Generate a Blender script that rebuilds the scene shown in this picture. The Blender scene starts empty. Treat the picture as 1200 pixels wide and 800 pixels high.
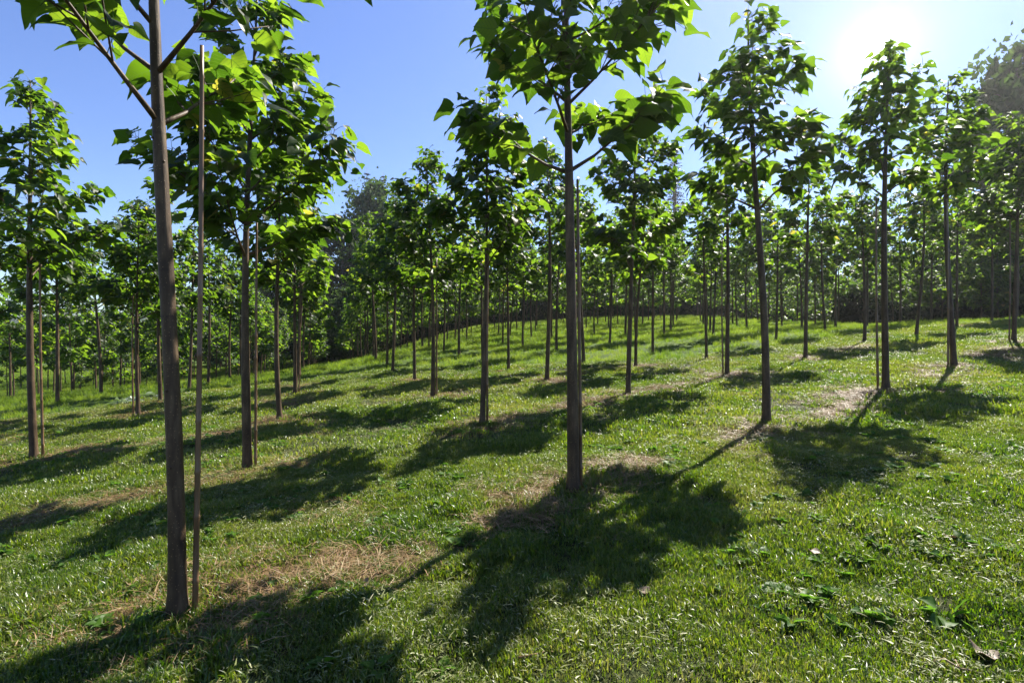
import bpy, math, random
import numpy as np
from mathutils import Vector

R = math.radians
scene = bpy.context.scene
col = scene.collection
rng = np.random.default_rng(11)
random.seed(5)

# ------------------------------------------------------------------ terrain
def _hash(ix, iy, seed):
    n = (ix.astype(np.int64) * 374761393 + iy.astype(np.int64) * 668265263 + seed * 982451653) & 0x7fffffff
    n = ((n ^ (n >> 13)) * 1274126177) & 0x7fffffff
    n = n ^ (n >> 16)
    return (n & 0xffff) / 65535.0

def vnoise(x, y, s, seed=0):
    x = np.asarray(x, float) / s; y = np.asarray(y, float) / s
    x, y = np.broadcast_arrays(x, y)
    ix = np.floor(x).astype(np.int64); iy = np.floor(y).astype(np.int64)
    fx = x - ix; fy = y - iy
    fx = fx * fx * (3 - 2 * fx); fy = fy * fy * (3 - 2 * fy)
    a = _hash(ix, iy, seed); b = _hash(ix + 1, iy, seed)
    c = _hash(ix, iy + 1, seed); d = _hash(ix + 1, iy + 1, seed)
    return (a * (1 - fx) + b * fx) * (1 - fy) + (c * (1 - fx) + d * fx) * fy

def fbm(x, y, s, octv=3, seed=0):
    t = 0; amp = 0.5; tot = 0
    for k in range(octv):
        t = t + amp * vnoise(x, y, s / 2 ** k, seed + k); tot += amp; amp *= .5
    return t / tot

def ss(t):
    t = np.clip(t, 0, 1); return t * t * (3 - 2 * t)

def ground(x, y, bumps=True):
    """height of the slope: climbs to the right and away, falls off at the far left and beyond the crest"""
    x = np.asarray(x, float); y = np.asarray(y, float)
    sx = np.where(x > 20, 20 + 8 * (1 - np.exp(-(x - 20) / 8)), x)
    sx = np.where(sx < -24, -24 - 12 * (1 - np.exp((sx + 24) / 12)), sx)
    sy = np.where(y > 55, 55 + 25 * (1 - np.exp(-(y - 55) / 25)), y)
    sy = np.where(sy < -6, -6 - 6 * (1 - np.exp((sy + 6) / 6)), sy)
    z = .072 * sx + .0606 * sy
    z = z - 2.6 * ss((y - 14) / 26) * ss((-2 - x) / 16)
    z = z - ss((y - 18) / 8) * (.42 * ss((x - 9) / 6) + 2.2 * ss((x - 17) / 8))
    if bumps:
        f = 1 - ss((np.hypot(x, y) - 16) / 20)
        z = z + f * (.07 * (fbm(x, y, 1.3, 2, 3) - .5) + .095 * (fbm(x, y, .30, 3, 9) - .5))
        z = z + .25 * (fbm(x, y, 9, 2, 31) - .5) * ss((np.hypot(x, y) - 14) / 12)
    return z

HAZE = .00055
ALB = .77        # overall reflectance of the place
EYE = 1.66
F = 620.0
def at(px, py):
    """where the line of sight through a point of the survey sketch meets the slope"""
    d = np.arange(1.2, 90, .01)
    x = (px - 600) / F * d
    z = EYE + (400 - py) / F * d
    below = np.nonzero(z <= ground(x, d, False))[0]
    k = below[0] if len(below) else len(d) - 1
    return float(x[k]), float(d[k])

EDGE = np.array([(-30, 4), (-14, 9), (-9, 14), (-5.5, 17.2), (-2, 16.3), (1, 14.8), (4, 14.2), (9, 16.2), (13.5, 18.4), (18, 19), (40, 22)], float)
def mown(x, y):
    """>0 inside the mown strip, <0 in the tall meadow"""
    return np.interp(x, EDGE[:, 0], EDGE[:, 1]) - y + 1.2 * (fbm(x, y, 2.0, 2, 77) - .5)

ROW0 = [(208, 722), (672, 577), (898, 500), (1038, 457), (1118, 430), (1188, 401)]
A0 = np.array(at(*ROW0[0]))
D1 = np.array((2.51, 1.63)); D2 = np.array((-1.01, 2.85))

# ------------------------------------------------------------------ helpers
def newmesh(name, verts, faces, mat, smooth=True):
    me = bpy.data.meshes.new(name)
    me.from_pydata([tuple(v) for v in verts], [], faces)
    if mat is not None:
        me.materials.append(mat)
    if smooth:
        me.polygons.foreach_set('use_smooth', [True] * len(me.polygons))
    me.update()
    return me

def link(name, data, parent=None, loc=(0, 0, 0)):
    o = bpy.data.objects.new(name, data)
    col.objects.link(o)
    o.location = loc
    if parent is not None:
        o.parent = parent
    return o

def tag(o, label=None, cat=None, group=None, kind=None):
    if label: o['label'] = label
    if cat: o['category'] = cat
    if group: o['group'] = group
    if kind: o['kind'] = kind
    return o

class Geo:
    """collects loose pieces that become ONE mesh of one part"""
    def __init__(s): s.v = []; s.f = []; s.n = 0; s.uv = []; s.r = []
    def add(s, v, f, uv=None, rnd=0.0):
        v = np.asarray(v, float)
        s.v.append(v)
        s.f.extend([tuple(int(i) + s.n for i in q) for q in f])
        s.n += len(v)
        s.uv.append(np.zeros((len(v), 2)) if uv is None else uv)
        s.r.append(np.full(len(v), rnd))
    def tube(s, pts, rad, sides=6, rnd=0.0, cap=True):
        pts = np.asarray(pts, float); n = len(pts)
        vs = []; fs = []
        ref = np.array((0.31, 0.17, 0.93))
        t0 = pts[-1] - pts[0]; t0 /= np.linalg.norm(t0) + 1e-9
        if abs(t0 @ ref) > .9: ref = np.array((1., 0.1, 0))
        for i in range(n):
            t = pts[min(i + 1, n - 1)] - pts[max(i - 1, 0)]
            t = t / (np.linalg.norm(t) + 1e-9)
            a = np.cross(t, ref); a /= np.linalg.norm(a) + 1e-9
            b = np.cross(t, a)
            for k in range(sides):
                w = 2 * math.pi * k / sides
                vs.append(pts[i] + rad[i] * (math.cos(w) * a + math.sin(w) * b))
        for i in range(n - 1):
            for k in range(sides):
                k2 = (k + 1) % sides
                fs.append((i * sides + k, i * sides + k2, (i + 1) * sides + k2, (i + 1) * sides + k))
        if cap:
            fs.append(tuple(range(sides - 1, -1, -1)))
            fs.append(tuple((n - 1) * sides + k for k in range(sides)))
        s.add(vs, fs, None, rnd)
    def mesh(s, name, mat, smooth=True, uv=False):
        v = np.concatenate(s.v) if s.v else np.zeros((0, 3))
        me = newmesh(name, v, s.f, mat, smooth)
        at_ = me.attributes.new('piece', 'FLOAT', 'POINT')
        at_.data.foreach_set('value', np.concatenate(s.r).astype(np.float32))
        if uv:
            u = np.concatenate(s.uv)
            ua = me.attributes.new('leafuv', 'FLOAT_VECTOR', 'POINT')
            ua.data.foreach_set('vector', np.column_stack([u, np.zeros(len(u))]).astype(np.float32).ravel())
        return me

def unit(v):
    v = np.asarray(v, float)
    return v / (np.linalg.norm(v) + 1e-9)

# ------------------------------------------------------------------ materials
def mat(name):
    m = bpy.data.materials.new(name); m.use_nodes = True
    nt = m.node_tree
    for n in list(nt.nodes): nt.nodes.remove(n)
    out = nt.nodes.new('ShaderNodeOutputMaterial')
    return m, nt, out

def N(nt, typ, **kw):
    n = nt.nodes.new(typ)
    for k, v in kw.items():
        if k.startswith('_'): setattr(n, k[1:], v)
        else: n.inputs[k.replace('__', ' ')].default_value = v
    return n

def ramp(nt, src, stops):
    r = nt.nodes.new('ShaderNodeValToRGB')
    e = r.color_ramp.elements
    while len(e) < len(stops): e.new(.5)
    for i, (p, c) in enumerate(stops):
        e[i].position = p; e[i].color = (*[q * ALB for q in c], 1)
    nt.links.new(src, r.inputs['Fac'])
    return r.outputs['Color']

def mixc(nt, fac, a, b, mode='MIX'):
    m = nt.nodes.new('ShaderNodeMix'); m.data_type = 'RGBA'; m.blend_type = mode
    for sock, val in ((m.inputs['Factor'], fac), (m.inputs[6], a), (m.inputs[7], b)):
        if hasattr(val, 'links'): nt.links.new(val, sock)
        elif isinstance(val, (int, float)): sock.default_value = val
        else: sock.default_value = (*val, 1)
    return m.outputs[2]

def math_(nt, op, a, b=None, c=None, clamp=False):
    m = nt.nodes.new('ShaderNodeMath'); m.operation = op; m.use_clamp = clamp
    for i, v in enumerate((a, b, c)):
        if v is None: continue
        if hasattr(v, 'links'): nt.links.new(v, m.inputs[i])
        else: m.inputs[i].default_value = v
    return m.outputs[0]

def noise(nt, scale, detail=3, rough=.55, vec=None):
    n = N(nt, 'ShaderNodeTexNoise', Scale=scale, Detail=detail, Roughness=rough)
    if vec is not None: nt.links.new(vec, n.inputs['Vector'])
    return n.outputs['Fac']

def leaf_shader(name, stops, trans_stops, trans=.5, rough=.42, spec=.35, veins=False, world=False, randobj=False):
    m, nt, out = mat(name)
    a = N(nt, 'ShaderNodeAttribute'); a.attribute_name = 'piece'
    fac = a.outputs['Fac']
    if randobj:
        oi = nt.nodes.new('ShaderNodeObjectInfo')
        fac = math_(nt, 'ADD', math_(nt, 'MULTIPLY', fac, .6), math_(nt, 'MULTIPLY', oi.outputs['Random'], .4))
    if world:
        g = nt.nodes.new('ShaderNodeNewGeometry')
        nz = noise(nt, .55, 3, .6, g.outputs['Position'])
        nz = math_(nt, 'MULTIPLY', math_(nt, 'SUBTRACT', nz, .5), 1.7)
        fac = math_(nt, 'ADD', fac, nz, clamp=True)
    c = ramp(nt, fac, stops); t = ramp(nt, fac, trans_stops)
    if veins:
        uva = N(nt, 'ShaderNodeAttribute'); uva.attribute_name = 'leafuv'
        sp = nt.nodes.new('ShaderNodeSeparateXYZ'); nt.links.new(uva.outputs['Vector'], sp.inputs[0])
        av = math_(nt, 'ABSOLUTE', sp.outputs['Y'])
        k = math_(nt, 'FRACT', math_(nt, 'MULTIPLY', math_(nt, 'SUBTRACT', sp.outputs['X'], math_(nt, 'MULTIPLY', av, .75)), 6.0))
        line = math_(nt, 'LESS_THAN', math_(nt, 'ABSOLUTE', math_(nt, 'SUBTRACT', k, .5)), .07)
        mid = math_(nt, 'LESS_THAN', av, .018)
        v = math_(nt, 'MAXIMUM', line, mid)
        c = mixc(nt, math_(nt, 'MULTIPLY', v, .35), c, (.10, .14, .045))
        t = mixc(nt, math_(nt, 'MULTIPLY', v, .7), t, (.11, .22, .02))
    p = N(nt, 'ShaderNodeBsdfPrincipled', Roughness=rough)
    p.inputs['Specular IOR Level'].default_value = spec
    nt.links.new(c, p.inputs['Base Color'])
    tr = nt.nodes.new('ShaderNodeBsdfTranslucent'); nt.links.new(t, tr.inputs['Color'])
    mx = N(nt, 'ShaderNodeMixShader', Fac=trans)
    nt.links.new(p.outputs[0], mx.inputs[1]); nt.links.new(tr.outputs[0], mx.inputs[2])
    nt.links.new(mx.outputs[0], out.inputs['Surface'])
    return m

M = {}
M['leaf'] = leaf_shader('paulownia_leaf',
    [(0, (.011, .022, .006)), (.55, (.019, .036, .009)), (.93, (.034, .058, .013)), (1, (.15, .15, .03))],
    [(0, (.06, .15, .006)), (.45, (.20, .38, .013)), (.93, (.42, .62, .032)), (1, (.68, .60, .06))], .50, .45, .22, veins=True)
M['grass'] = leaf_shader('lawn_blade',
    [(0, (.026, .062, .005)), (.38, (.068, .118, .010)), (.72, (.14, .168, .028)), (1, (.29, .27, .10))],
    [(0, (.09, .23, .004)), (.38, (.24, .40, .008)), (.72, (.39, .49, .02)), (1, (.50, .49, .09))], .42, .36, .5, world=True, randobj=True)
M['clip'] = leaf_shader('cut_blade',
    [(0, (.10, .15, .03)), (.6, (.23, .26, .085)), (1, (.50, .48, .28))],
    [(0, (.16, .18, .05)), (.5, (.26, .25, .09)), (1, (.34, .30, .15))], .3, .45, .28, randobj=True)
M['straw'] = leaf_shader('dry_stalk',
    [(0, (.16, .085, .035)), (.5, (.30, .19, .085)), (1, (.46, .34, .18))],
    [(0, (.12, .07, .03)), (.5, (.22, .14, .06)), (1, (.3, .22, .11))], .22, .5, .3, randobj=True)
M['meadow'] = leaf_shader('meadow_blade',
    [(0, (.040, .085, .008)), (.5, (.085, .145, .014)), (1, (.15, .20, .03))],
    [(0, (.14, .28, .012)), (.5, (.30, .46, .02)), (1, (.42, .52, .04))], .56, .45, .25, world=True, randobj=True)
M['herb'] = leaf_shader('broad_herb',
    [(0, (.05, .12, .012)), (1, (.10, .19, .02))],
    [(0, (.1, .26, .02)), (1, (.22, .42, .03))], .5, .5, .25, randobj=True)
M['pale_herb'] = leaf_shader('pale_herb',
    [(0, (.16, .22, .11)), (1, (.36, .42, .28))],
    [(0, (.14, .22, .08)), (1, (.26, .33, .16))], .35, .32, .6)
M['wood_leaf'] = leaf_shader('broadleaf_forest',
    [(0, (.022, .046, .010)), (.6, (.068, .115, .032)), (1, (.17, .225, .095))],
    [(0, (.03, .07, .012)), (.6, (.08, .15, .02)), (1, (.17, .26, .05))], .42, .7, .08, randobj=True)
M['far_hedge'] = leaf_shader('far_hedge_leaf',
    [(0, (.010, .020, .006)), (.5, (.026, .048, .010)), (1, (.06, .09, .02))],
    [(0, (.03, .08, .008)), (.5, (.10, .22, .012)), (1, (.22, .36, .03))], .45, .6, .1)
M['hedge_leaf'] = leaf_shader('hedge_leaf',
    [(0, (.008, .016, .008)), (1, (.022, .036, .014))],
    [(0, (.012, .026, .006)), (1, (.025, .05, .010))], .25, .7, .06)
M['needle'] = leaf_shader('spruce_needle',
    [(0, (.008, .016, .012)), (1, (.024, .040, .026))],
    [(0, (.01, .02, .01)), (1, (.025, .045, .02))], .2, .7, .08)

def bark(name, c0, c1, c2, zs=1.0):
    m, nt, out = mat(name)
    tc = nt.nodes.new('ShaderNodeTexCoord')
    mp = N(nt, 'ShaderNodeMapping'); mp.inputs['Scale'].default_value = (1, 1, .16)
    nt.links.new(tc.outputs['Object'], mp.inputs['Vector'])
    n1 = noise(nt, 26 * zs, 5, .6, mp.outputs[0])
    n2 = noise(nt, 3.2 * zs, 3, .5, tc.outputs['Object'])
    vo = N(nt, 'ShaderNodeTexVoronoi', Scale=60 * zs); nt.links.new(tc.outputs['Object'], vo.inputs['Vector'])
    c = ramp(nt, math_(nt, 'ADD', math_(nt, 'MULTIPLY', n1, .5), math_(nt, 'MULTIPLY', n2, .5)), [(.36, c0), (.50, c1), (.64, c2)])
    dots = math_(nt, 'LESS_THAN', vo.outputs['Distance'], .16)
    c = mixc(nt, math_(nt, 'MULTIPLY', dots, .7), c, (c2[0] * 1.7, c2[1] * 1.6, c2[2] * 1.5))
    # thin growth rings crossing the stem
    mp2 = N(nt, 'ShaderNodeMapping'); mp2.inputs['Scale'].default_value = (.5, .5, 9)
    nt.links.new(tc.outputs['Object'], mp2.inputs['Vector'])
    n3 = noise(nt, 2.0 * zs, 2, .5, mp2.outputs[0])
    ring = math_(nt, 'GREATER_THAN', n3, .66)
    c = mixc(nt, math_(nt, 'MULTIPLY', ring, .35), c, (c0[0] * .6, c0[1] * .6, c0[2] * .6))
    p = N(nt, 'ShaderNodeBsdfPrincipled', Roughness=.62); p.inputs['Specular IOR Level'].default_value = .3
    nt.links.new(c, p.inputs['Base Color'])
    b = N(nt, 'ShaderNodeBump', Strength=.9, Distance=.008)
    nt.links.new(math_(nt, 'ADD', n1, math_(nt, 'MULTIPLY', dots, .4)), b.inputs['Height'])
    nt.links.new(b.outputs[0], p.inputs['Normal'])
    nt.links.new(p.outputs[0], out.inputs['Surface'])
    return m
M['bark'] = bark('paulownia_bark', (.034, .020, .009), (.082, .050, .025), (.17, .115, .062))
M['forest_bark'] = bark('forest_bark', (.05, .04, .03), (.09, .07, .055), (.14, .12, .10), .3)

def bamboo_mat():
    m, nt, out = mat('bamboo')
    tc = nt.nodes.new('ShaderNodeTexCoord')
    mp = N(nt, 'ShaderNodeMapping'); mp.inputs['Scale'].default_value = (1, 1, .1)
    nt.links.new(tc.outputs['Object'], mp.inputs['Vector'])
    n1 = noise(nt, 30, 4, .6, mp.outputs[0])
    c = ramp(nt, n1, [(.3, (.11, .060, .028)), (.55, (.20, .115, .055)), (.75, (.32, .205, .105))])
    p = N(nt, 'ShaderNodeBsdfPrincipled', Roughness=.4)
    nt.links.new(c, p.inputs['Base Color']); nt.links.new(p.outputs[0], out.inputs['Surface'])
    return m
M['bamboo'] = bamboo_mat()

def soil_mat():
    m, nt, out = mat('thatch_and_soil')
    g = nt.nodes.new('ShaderNodeNewGeometry')
    P = g.outputs['Position']
    a = N(nt, 'ShaderNodeAttribute'); a.attribute_name = 'bare'
    w = N(nt, 'ShaderNodeAttribute'); w.attribute_name = 'tall'
    n1 = noise(nt, 1.1, 4, .6, P); n2 = noise(nt, 42, 4, .65, P); n3 = noise(nt, 9, 3, .6, P)
    lawn = ramp(nt, math_(nt, 'ADD', math_(nt, 'MULTIPLY', n2, .6), math_(nt, 'MULTIPLY', n3, .4)),
                [(.32, (.010, .013, .004)), (.5, (.036, .048, .010)), (.66, (.13, .13, .04))])
    mead = ramp(nt, n1, [(.3, (.045, .085, .010)), (.7, (.095, .145, .018))])
    lawn = mixc(nt, w.outputs['Fac'], lawn, mead)
    dry = ramp(nt, math_(nt, 'ADD', math_(nt, 'MULTIPLY', n2, .65), math_(nt, 'MULTIPLY', n3, .35)),
               [(.3, (.10, .055, .022)), (.5, (.24, .14, .06)), (.7, (.42, .29, .14))])
    c = mixc(nt, a.outputs['Fac'], lawn, dry)
    p = N(nt, 'ShaderNodeBsdfPrincipled', Roughness=.85); p.inputs['Specular IOR Level'].default_value = .15
    nt.links.new(c, p.inputs['Base Color'])
    b = N(nt, 'ShaderNodeBump', Strength=1.0, Distance=.04); nt.links.new(n2, b.inputs['Height'])
    nt.links.new(b.outputs[0], p.inputs['Normal'])
    nt.links.new(p.outputs[0], out.inputs['Surface'])
    return m
M['soil'] = soil_mat()

def hill_mat():
    m, nt, out = mat('wooded_hill')
    g = nt.nodes.new('ShaderNodeNewGeometry')
    n1 = noise(nt, .06, 6, .65, g.outputs['Position'])
    c = ramp(nt, n1, [(.35, (.018, .032, .016)), (.55, (.035, .055, .025)), (.7, (.07, .10, .04))])
    p = N(nt, 'ShaderNodeBsdfPrincipled', Roughness=.9)
    nt.links.new(c, p.inputs['Base Color']); nt.links.new(p.outputs[0], out.inputs['Surface'])
    return m
M['hill'] = hill_mat()

# ------------------------------------------------------------------ where the trees stand
row_spots = {}
def setspots(j, start, pts):
    for k, p in enumerate(pts): row_spots[(start + k, j)] = at(*p)
setspots(0, 0, ROW0)
setspots(1, 0, [(290, 550), (565, 500), (736, 463), (852, 440), (944, 420), (1013, 401)])
setspots(2, -1, [(40, 537), (328, 493), (507, 466), (641, 446), (745, 431), (828, 421)])
setspots(3, -1, [(162, 487), (346, 462), (486, 446), (596, 433), (684, 426), (765, 416)])
trees = {}
for j in range(0, 22):
    for i in range(-14, 26):
        if (i, j) in row_spots:
            x, y = row_spots[(i, j)]
        else:
            p = A0 + i * D1 + j * D2
            # keep the grid in step with the surveyed rows
            x, y = p[0] + random.uniform(-.14, .14), p[1] + random.uniform(-.14, .14)
        if y < 2: continue
        if abs(x) > .99 * y + 1.9: continue
        if x < -.99 * y - .8: continue
        if j == 1 and i < 0: continue
        if y > 58: continue
        trees[(i, j)] = (x, y)
order = sorted(trees, key=lambda k: trees[k][1] + .2 * abs(trees[k][0]))
beyond = [k for k in order[300:] if trees[k][1] > 24]
order = order[:300]
print('plantation trees', len(order), 'beyond', len(beyond), trees[order[-1]])

def bare_amount(x, y):
    """dry, bare strip under the front rows and round each stem"""
    x = np.asarray(x, float); y = np.asarray(y, float)
    n = unit((-D1[1], D1[0])); out = np.zeros(np.broadcast(x, y).shape)
    nz = fbm(x, y, .9, 3, 51); nf = fbm(x, y, .22, 2, 63)
    for j in range(0, 4):
        base = A0 + j * D2
        d = (x - base[0]) * n[0] + (y - base[1]) * n[1]
        s = (.42, .30, .24, .2)[j]; a = (.95, .75, .6, .45)[j]
        out = np.maximum(out, a * np.exp(-((d - .05) / s) ** 2) * ss((nz - .40) * 5))
    for (i, j), (tx, ty) in trees.items():
        if ty < 16:
            d = np.hypot((x - tx) * .75, y - ty)
            out = np.maximum(out, .95 * np.exp(-(d / .42) ** 2) * ss((nf - .22) * 4))
    out = np.maximum(out, .45 * ss((fbm(x, y, 1.6, 3, 88) - .69) * 9))
    return np.clip(out * (.65 + .7 * nf), 0, 1) * (mown(x, y) > 0)

def axis(parts):
    r = []
    for a, b, s in parts: r.extend(np.arange(a, b, s))
    r.append(parts[-1][1])
    return np.array(r)
gx = axis([(-900, -200, 60), (-200, -70, 10), (-70, -24, 1.2), (-24, -8, .22), (-8, 9, .07), (9, 26, .22), (26, 70, 1.2), (70, 200, 10), (200, 900, 60)])
gy = axis([(-300, -30, 30), (-30, -2, 1.5), (-2, 1.6, .2), (1.6, 9, .06), (9, 22, .15), (22, 70, .8), (70, 200, 6), (200, 1200, 50)])
X, Y = np.meshgrid(gx, gy)
Z = ground(X, Y)
nx, ny = len(gx), len(gy)
me = bpy.data.meshes.new('ground')
me.vertices.add(nx * ny)
me.vertices.foreach_set('co', np.column_stack([X.ravel(), Y.ravel(), Z.ravel()]).astype(np.float32).ravel())
I = (np.arange(ny - 1)[:, None] * nx + np.arange(nx - 1)[None, :]).ravel()
quads = np.column_stack([I, I + 1, I + 1 + nx, I + nx]).astype(np.int32)
me.loops.add(len(quads) * 4); me.polygons.add(len(quads))
me.loops.foreach_set('vertex_index', quads.ravel())
me.polygons.foreach_set('loop_start', np.arange(0, len(quads) * 4, 4, dtype=np.int32))
me.polygons.foreach_set('use_smooth', np.ones(len(quads), bool))
me.update(calc_edges=True)
a_ = me.attributes.new('bare', 'FLOAT', 'POINT')
BA = np.zeros(X.shape); near = (np.abs(X) < 30) & (Y > 0) & (Y < 24)
BA[near] = bare_amount(X[near], Y[near])
a_.data.foreach_set('value', BA.ravel().astype(np.float32))
a_ = me.attributes.new('tall', 'FLOAT', 'POINT')
a_.data.foreach_set('value', ss(.5 - mown(X, Y) / 1.0).ravel().astype(np.float32))
me.materials.append(M['soil'])
tag(link('ground', me), 'grassy slope climbing to a low crest', 'ground', kind='structure')

# far wooded hills low on the skyline
hv = []; hf = []
hx = np.linspace(-620, 420, 90)
for k, (dist, top) in enumerate(((230, -4), (300, 22), (390, 25), (520, 2))):
    for x in hx:
        h = top * (.55 + .65 * float(fbm(x, dist, 140, 4, 5))) * (1.0 if x < -120 else max(.3, 1 - (x + 120) / 380))
        hv.append((x, dist, h - 4))
for k in range(3):
    for i in range(len(hx) - 1):
        a = k * len(hx) + i
        hf.append((a, a + 1, a + 1 + len(hx), a + len(hx)))
tag(link('hills', newmesh('hills', hv, hf, M['hill'])), 'low wooded hills far beyond the plantation', 'hills', kind='structure')

# ------------------------------------------------------------------ plantation tree prototypes
def leaf_template(seed):
    """heart-shaped leaf, one unit long, x along the midrib, folded and drooping"""
    r = random.Random(seed)
    fold = r.uniform(.12, .34); droop = r.uniform(.12, .42); wav = r.uniform(.02, .06); ph = r.uniform(0, 6)
    ts = [-.12, -.03, .08, .22, .38, .54, .70, .86, 1.0]
    ws = [.17, .34, .43, .45, .40, .31, .19, .08, .0]
    ed = [r.uniform(-.018, .018) for _ in range(30)]
    lob = r.uniform(0, .09) if seed % 3 == 0 else 0
    v = []; uv = []; f = []
    for i, (t, w) in enumerate(zip(ts, ws)):
        w = w + (lob if i == 3 else 0) - (lob * .5 if i == 4 else 0)
        for s in (-1, -.55, 0, .55, 1):
            tt = t
            if i < 2 and s == 0: tt = .0 if i == 0 else .03
            y = s * w + (ed[i * 2 + (s > 0)] * (1 if s > 0 else -1) if abs(s) == 1 and 0 < i < 8 else 0)
            z = abs(y) * fold - droop * max(tt, 0) ** 2 + wav * math.sin(ph + 9 * tt + 5 * s) * abs(s)
            v.append((tt * (1 - .12 * droop), y, z)); uv.append((tt, y))
    n = 5
    for i in range(len(ts) - 1):
        for k in range(n - 1):
            a = i * n + k
            if i == len(ts) - 2:
                f.append((a, a + 1, (i + 1) * n + 2))
            else:
                f.append((a, a + 1, a + 1 + n, a + n))
    return np.array(v), f, np.array(uv)
LEAVES = [leaf_template(s) for s in range(7)]

def put_leaf(g, base, direction, size, r, roll=.5):
    d = unit(direction)
    up = np.array((0, 0, 1.0)) + np.array((r.gauss(0, .25), r.gauss(0, .25), 0))
    side = unit(np.cross(up, d)); nrm = np.cross(d, side)
    a = r.gauss(0, roll)
    side, nrm = side * math.cos(a) + nrm * math.sin(a), nrm * math.cos(a) - side * math.sin(a)
    v, f, uv = LEAVES[r.randrange(len(LEAVES))]
    w = base + size * (v[:, :1] * d + v[:, 1:2] * side + v[:, 2:3] * nrm)
    q = r.random()
    g.add(w, f, uv, q * .92 if r.random() > .012 else 1.0)

def make_proto(seed, height=5.2, clear=2.65, spread=1.0, base=.062, big=1.0, lean=0, sparse=1.0, kw_nw=9, dens=1.0):
    r = random.Random(seed)
    top = height
    n = 15
    zs = np.array([0, .05, .14, .3] + list(np.linspace(.6, top, n - 4)))
    wx = r.uniform(-.08, .08); wy = r.uniform(-.08, .08); p1 = r.uniform(0, 6); p2 = r.uniform(0, 6)
    def axis_at(z):
        t = z / top
        return np.array((wx * math.sin(p1 + 4.2 * t) - wx * math.sin(p1) + lean * t, wy * math.sin(p2 + 3.5 * t) - wy * math.sin(p2), z))
    def rad_at(z):
        t = z / top
        k = base * (1 - .36 * min(z / clear, 1)) if z < clear else base * .64 * (1 - .86 * (z - clear) / (top - clear))
        return k * (1 + .62 * math.exp(-z / .055)) + .004
    tg = Geo()
    pts = [axis_at(z) + (np.array((0, 0, -.10)) if z == 0 else 0) for z in zs]
    tg.tube(pts, [rad_at(z) * (1 + .04 * r.uniform(-1, 1)) for z in zs], 14, .5)
    # old pruning knots on the clean stem
    for _ in range(5):
        z = r.uniform(.5, clear); w = r.uniform(0, 6.28); rr = rad_at(z)
        c = axis_at(z) + np.array((math.cos(w), math.sin(w), 0)) * rr * .86
        tg.tube([c, c + np.array((math.cos(w), math.sin(w), .25)) * .012], [rr * .28, rr * .16], 7, .3)
    branches = []; cg = Geo()
    def leafpair(p, d, k, size):
        d = unit(d)
        hor = unit(np.cross(d, (0, 0, 1)) + 1e-4)
        w = (k % 2) * math.pi / 2 + r.gauss(0, .35)
        vert = np.cross(hor, d)
        sd = hor * math.cos(w) + vert * math.sin(w)
        for s in (-1, 1):
            if r.random() > .90 * sparse: continue
            pd = unit(.55 * d + s * sd + np.array((0, 0, .25)))
            L = r.uniform(.07, .17) * big
            e = p + pd * L; mid = p + pd * L * .5 + np.array((0, 0, .012))
            cg.tube([p, mid, e], [.0028, .0023, .002], 3, .3, False)
            h = np.array((pd[0], pd[1], 0)) + .55 * np.array((d[0], d[1], 0)) + np.array((r.gauss(0, .3), r.gauss(0, .3), 0))
            h = unit(h)
            sl = r.uniform(-.30, .62) if r.random() < .85 else r.uniform(.6, 1.3)
            put_leaf(cg, e, h - np.array((0, 0, sl)), size * r.uniform(.62, 1.28), r, .36)
    nw = kw_nw
    z = clear; ang = r.uniform(0, 6.28)
    k = 0
    while z < top - .25:
        t = (z - clear) / (top - clear)
        for s in (0, 1):
            if k > 0 and r.random() < .05: continue
            a = ang + s * math.pi + r.gauss(0, .22)
            L = spread * (1.18 - .90 * t ** 1.05) * r.uniform(.8, 1.15) * (.85 if k == 0 else 1)
            el = R(r.uniform(22, 44) + 16 * t)
            b0 = axis_at(z + r.uniform(-.03, .03))
            d = np.array((math.cos(a) * math.cos(el), math.sin(a) * math.cos(el), math.sin(el)))
            bend = r.uniform(-.10, .14)
            bp = [b0 + d * L * q + np.array((0, 0, bend * q * q - .0 * q)) for q in (0, .25, .5, .75, 1)]
            bp = [bp[0]] + [p + np.array((r.gauss(0, .012), r.gauss(0, .012), r.gauss(0, .01))) for p in bp[1:]]
            r0 = max(.007, rad_at(z) * .42)
            bg = Geo()
            bg.tube(bp, [r0 * 1.25, r0 * .85, r0 * .65, r0 * .48, r0 * .3], 6, .5)
            def along(q):
                q = min(max(q, 0), .999) * 4; i = int(q); f = q - i
                return bp[i] * (1 - f) + bp[i + 1] * f
            size = .172 * big * (1.06 - .30 * t)
            nn = max(3, int(8.2 * L * dens))
            for i in range(nn):
                q = .26 + .74 * (i + .5) / nn
                leafpair(along(q), d, i + k, size)
            # crowded leaves at the growing tip
            for i in range(3):
                put_leaf(cg, bp[-1], unit(np.array((d[0], d[1], 0)) + np.array((r.gauss(0, .5), r.gauss(0, .5), 0))) - np.array((0, 0, r.uniform(-.4, .6))), size * r.uniform(.5, .95), r, .5)
            for i in range(int(round(7.5 * L * dens))):
                q = r.uniform(.22, .85); tb = along(q)
                side = unit(np.cross(d, (0, 0, 1))) * r.choice((-1, 1))
                td = unit(d * .75 + side * r.uniform(.5, .9) + np.array((0, 0, r.uniform(-.15, .35))))
                tl = L * r.uniform(.22, .42)
                bg.tube([tb, tb + td * tl * .5, tb + td * tl + np.array((0, 0, .02))], [r0 * .42, r0 * .33, r0 * .2], 5, .5)
                for m_ in range(3):
                    leafpair(tb + td * tl * (.34 + .33 * m_), td, m_ + i, size * .92)
            branches.append(bg)
        ang += math.pi / 2 + r.gauss(0, .15)
        z += (top - clear) / nw * r.uniform(.8, 1.15) * (1.0 - .18 * t)
        k += 1
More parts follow.
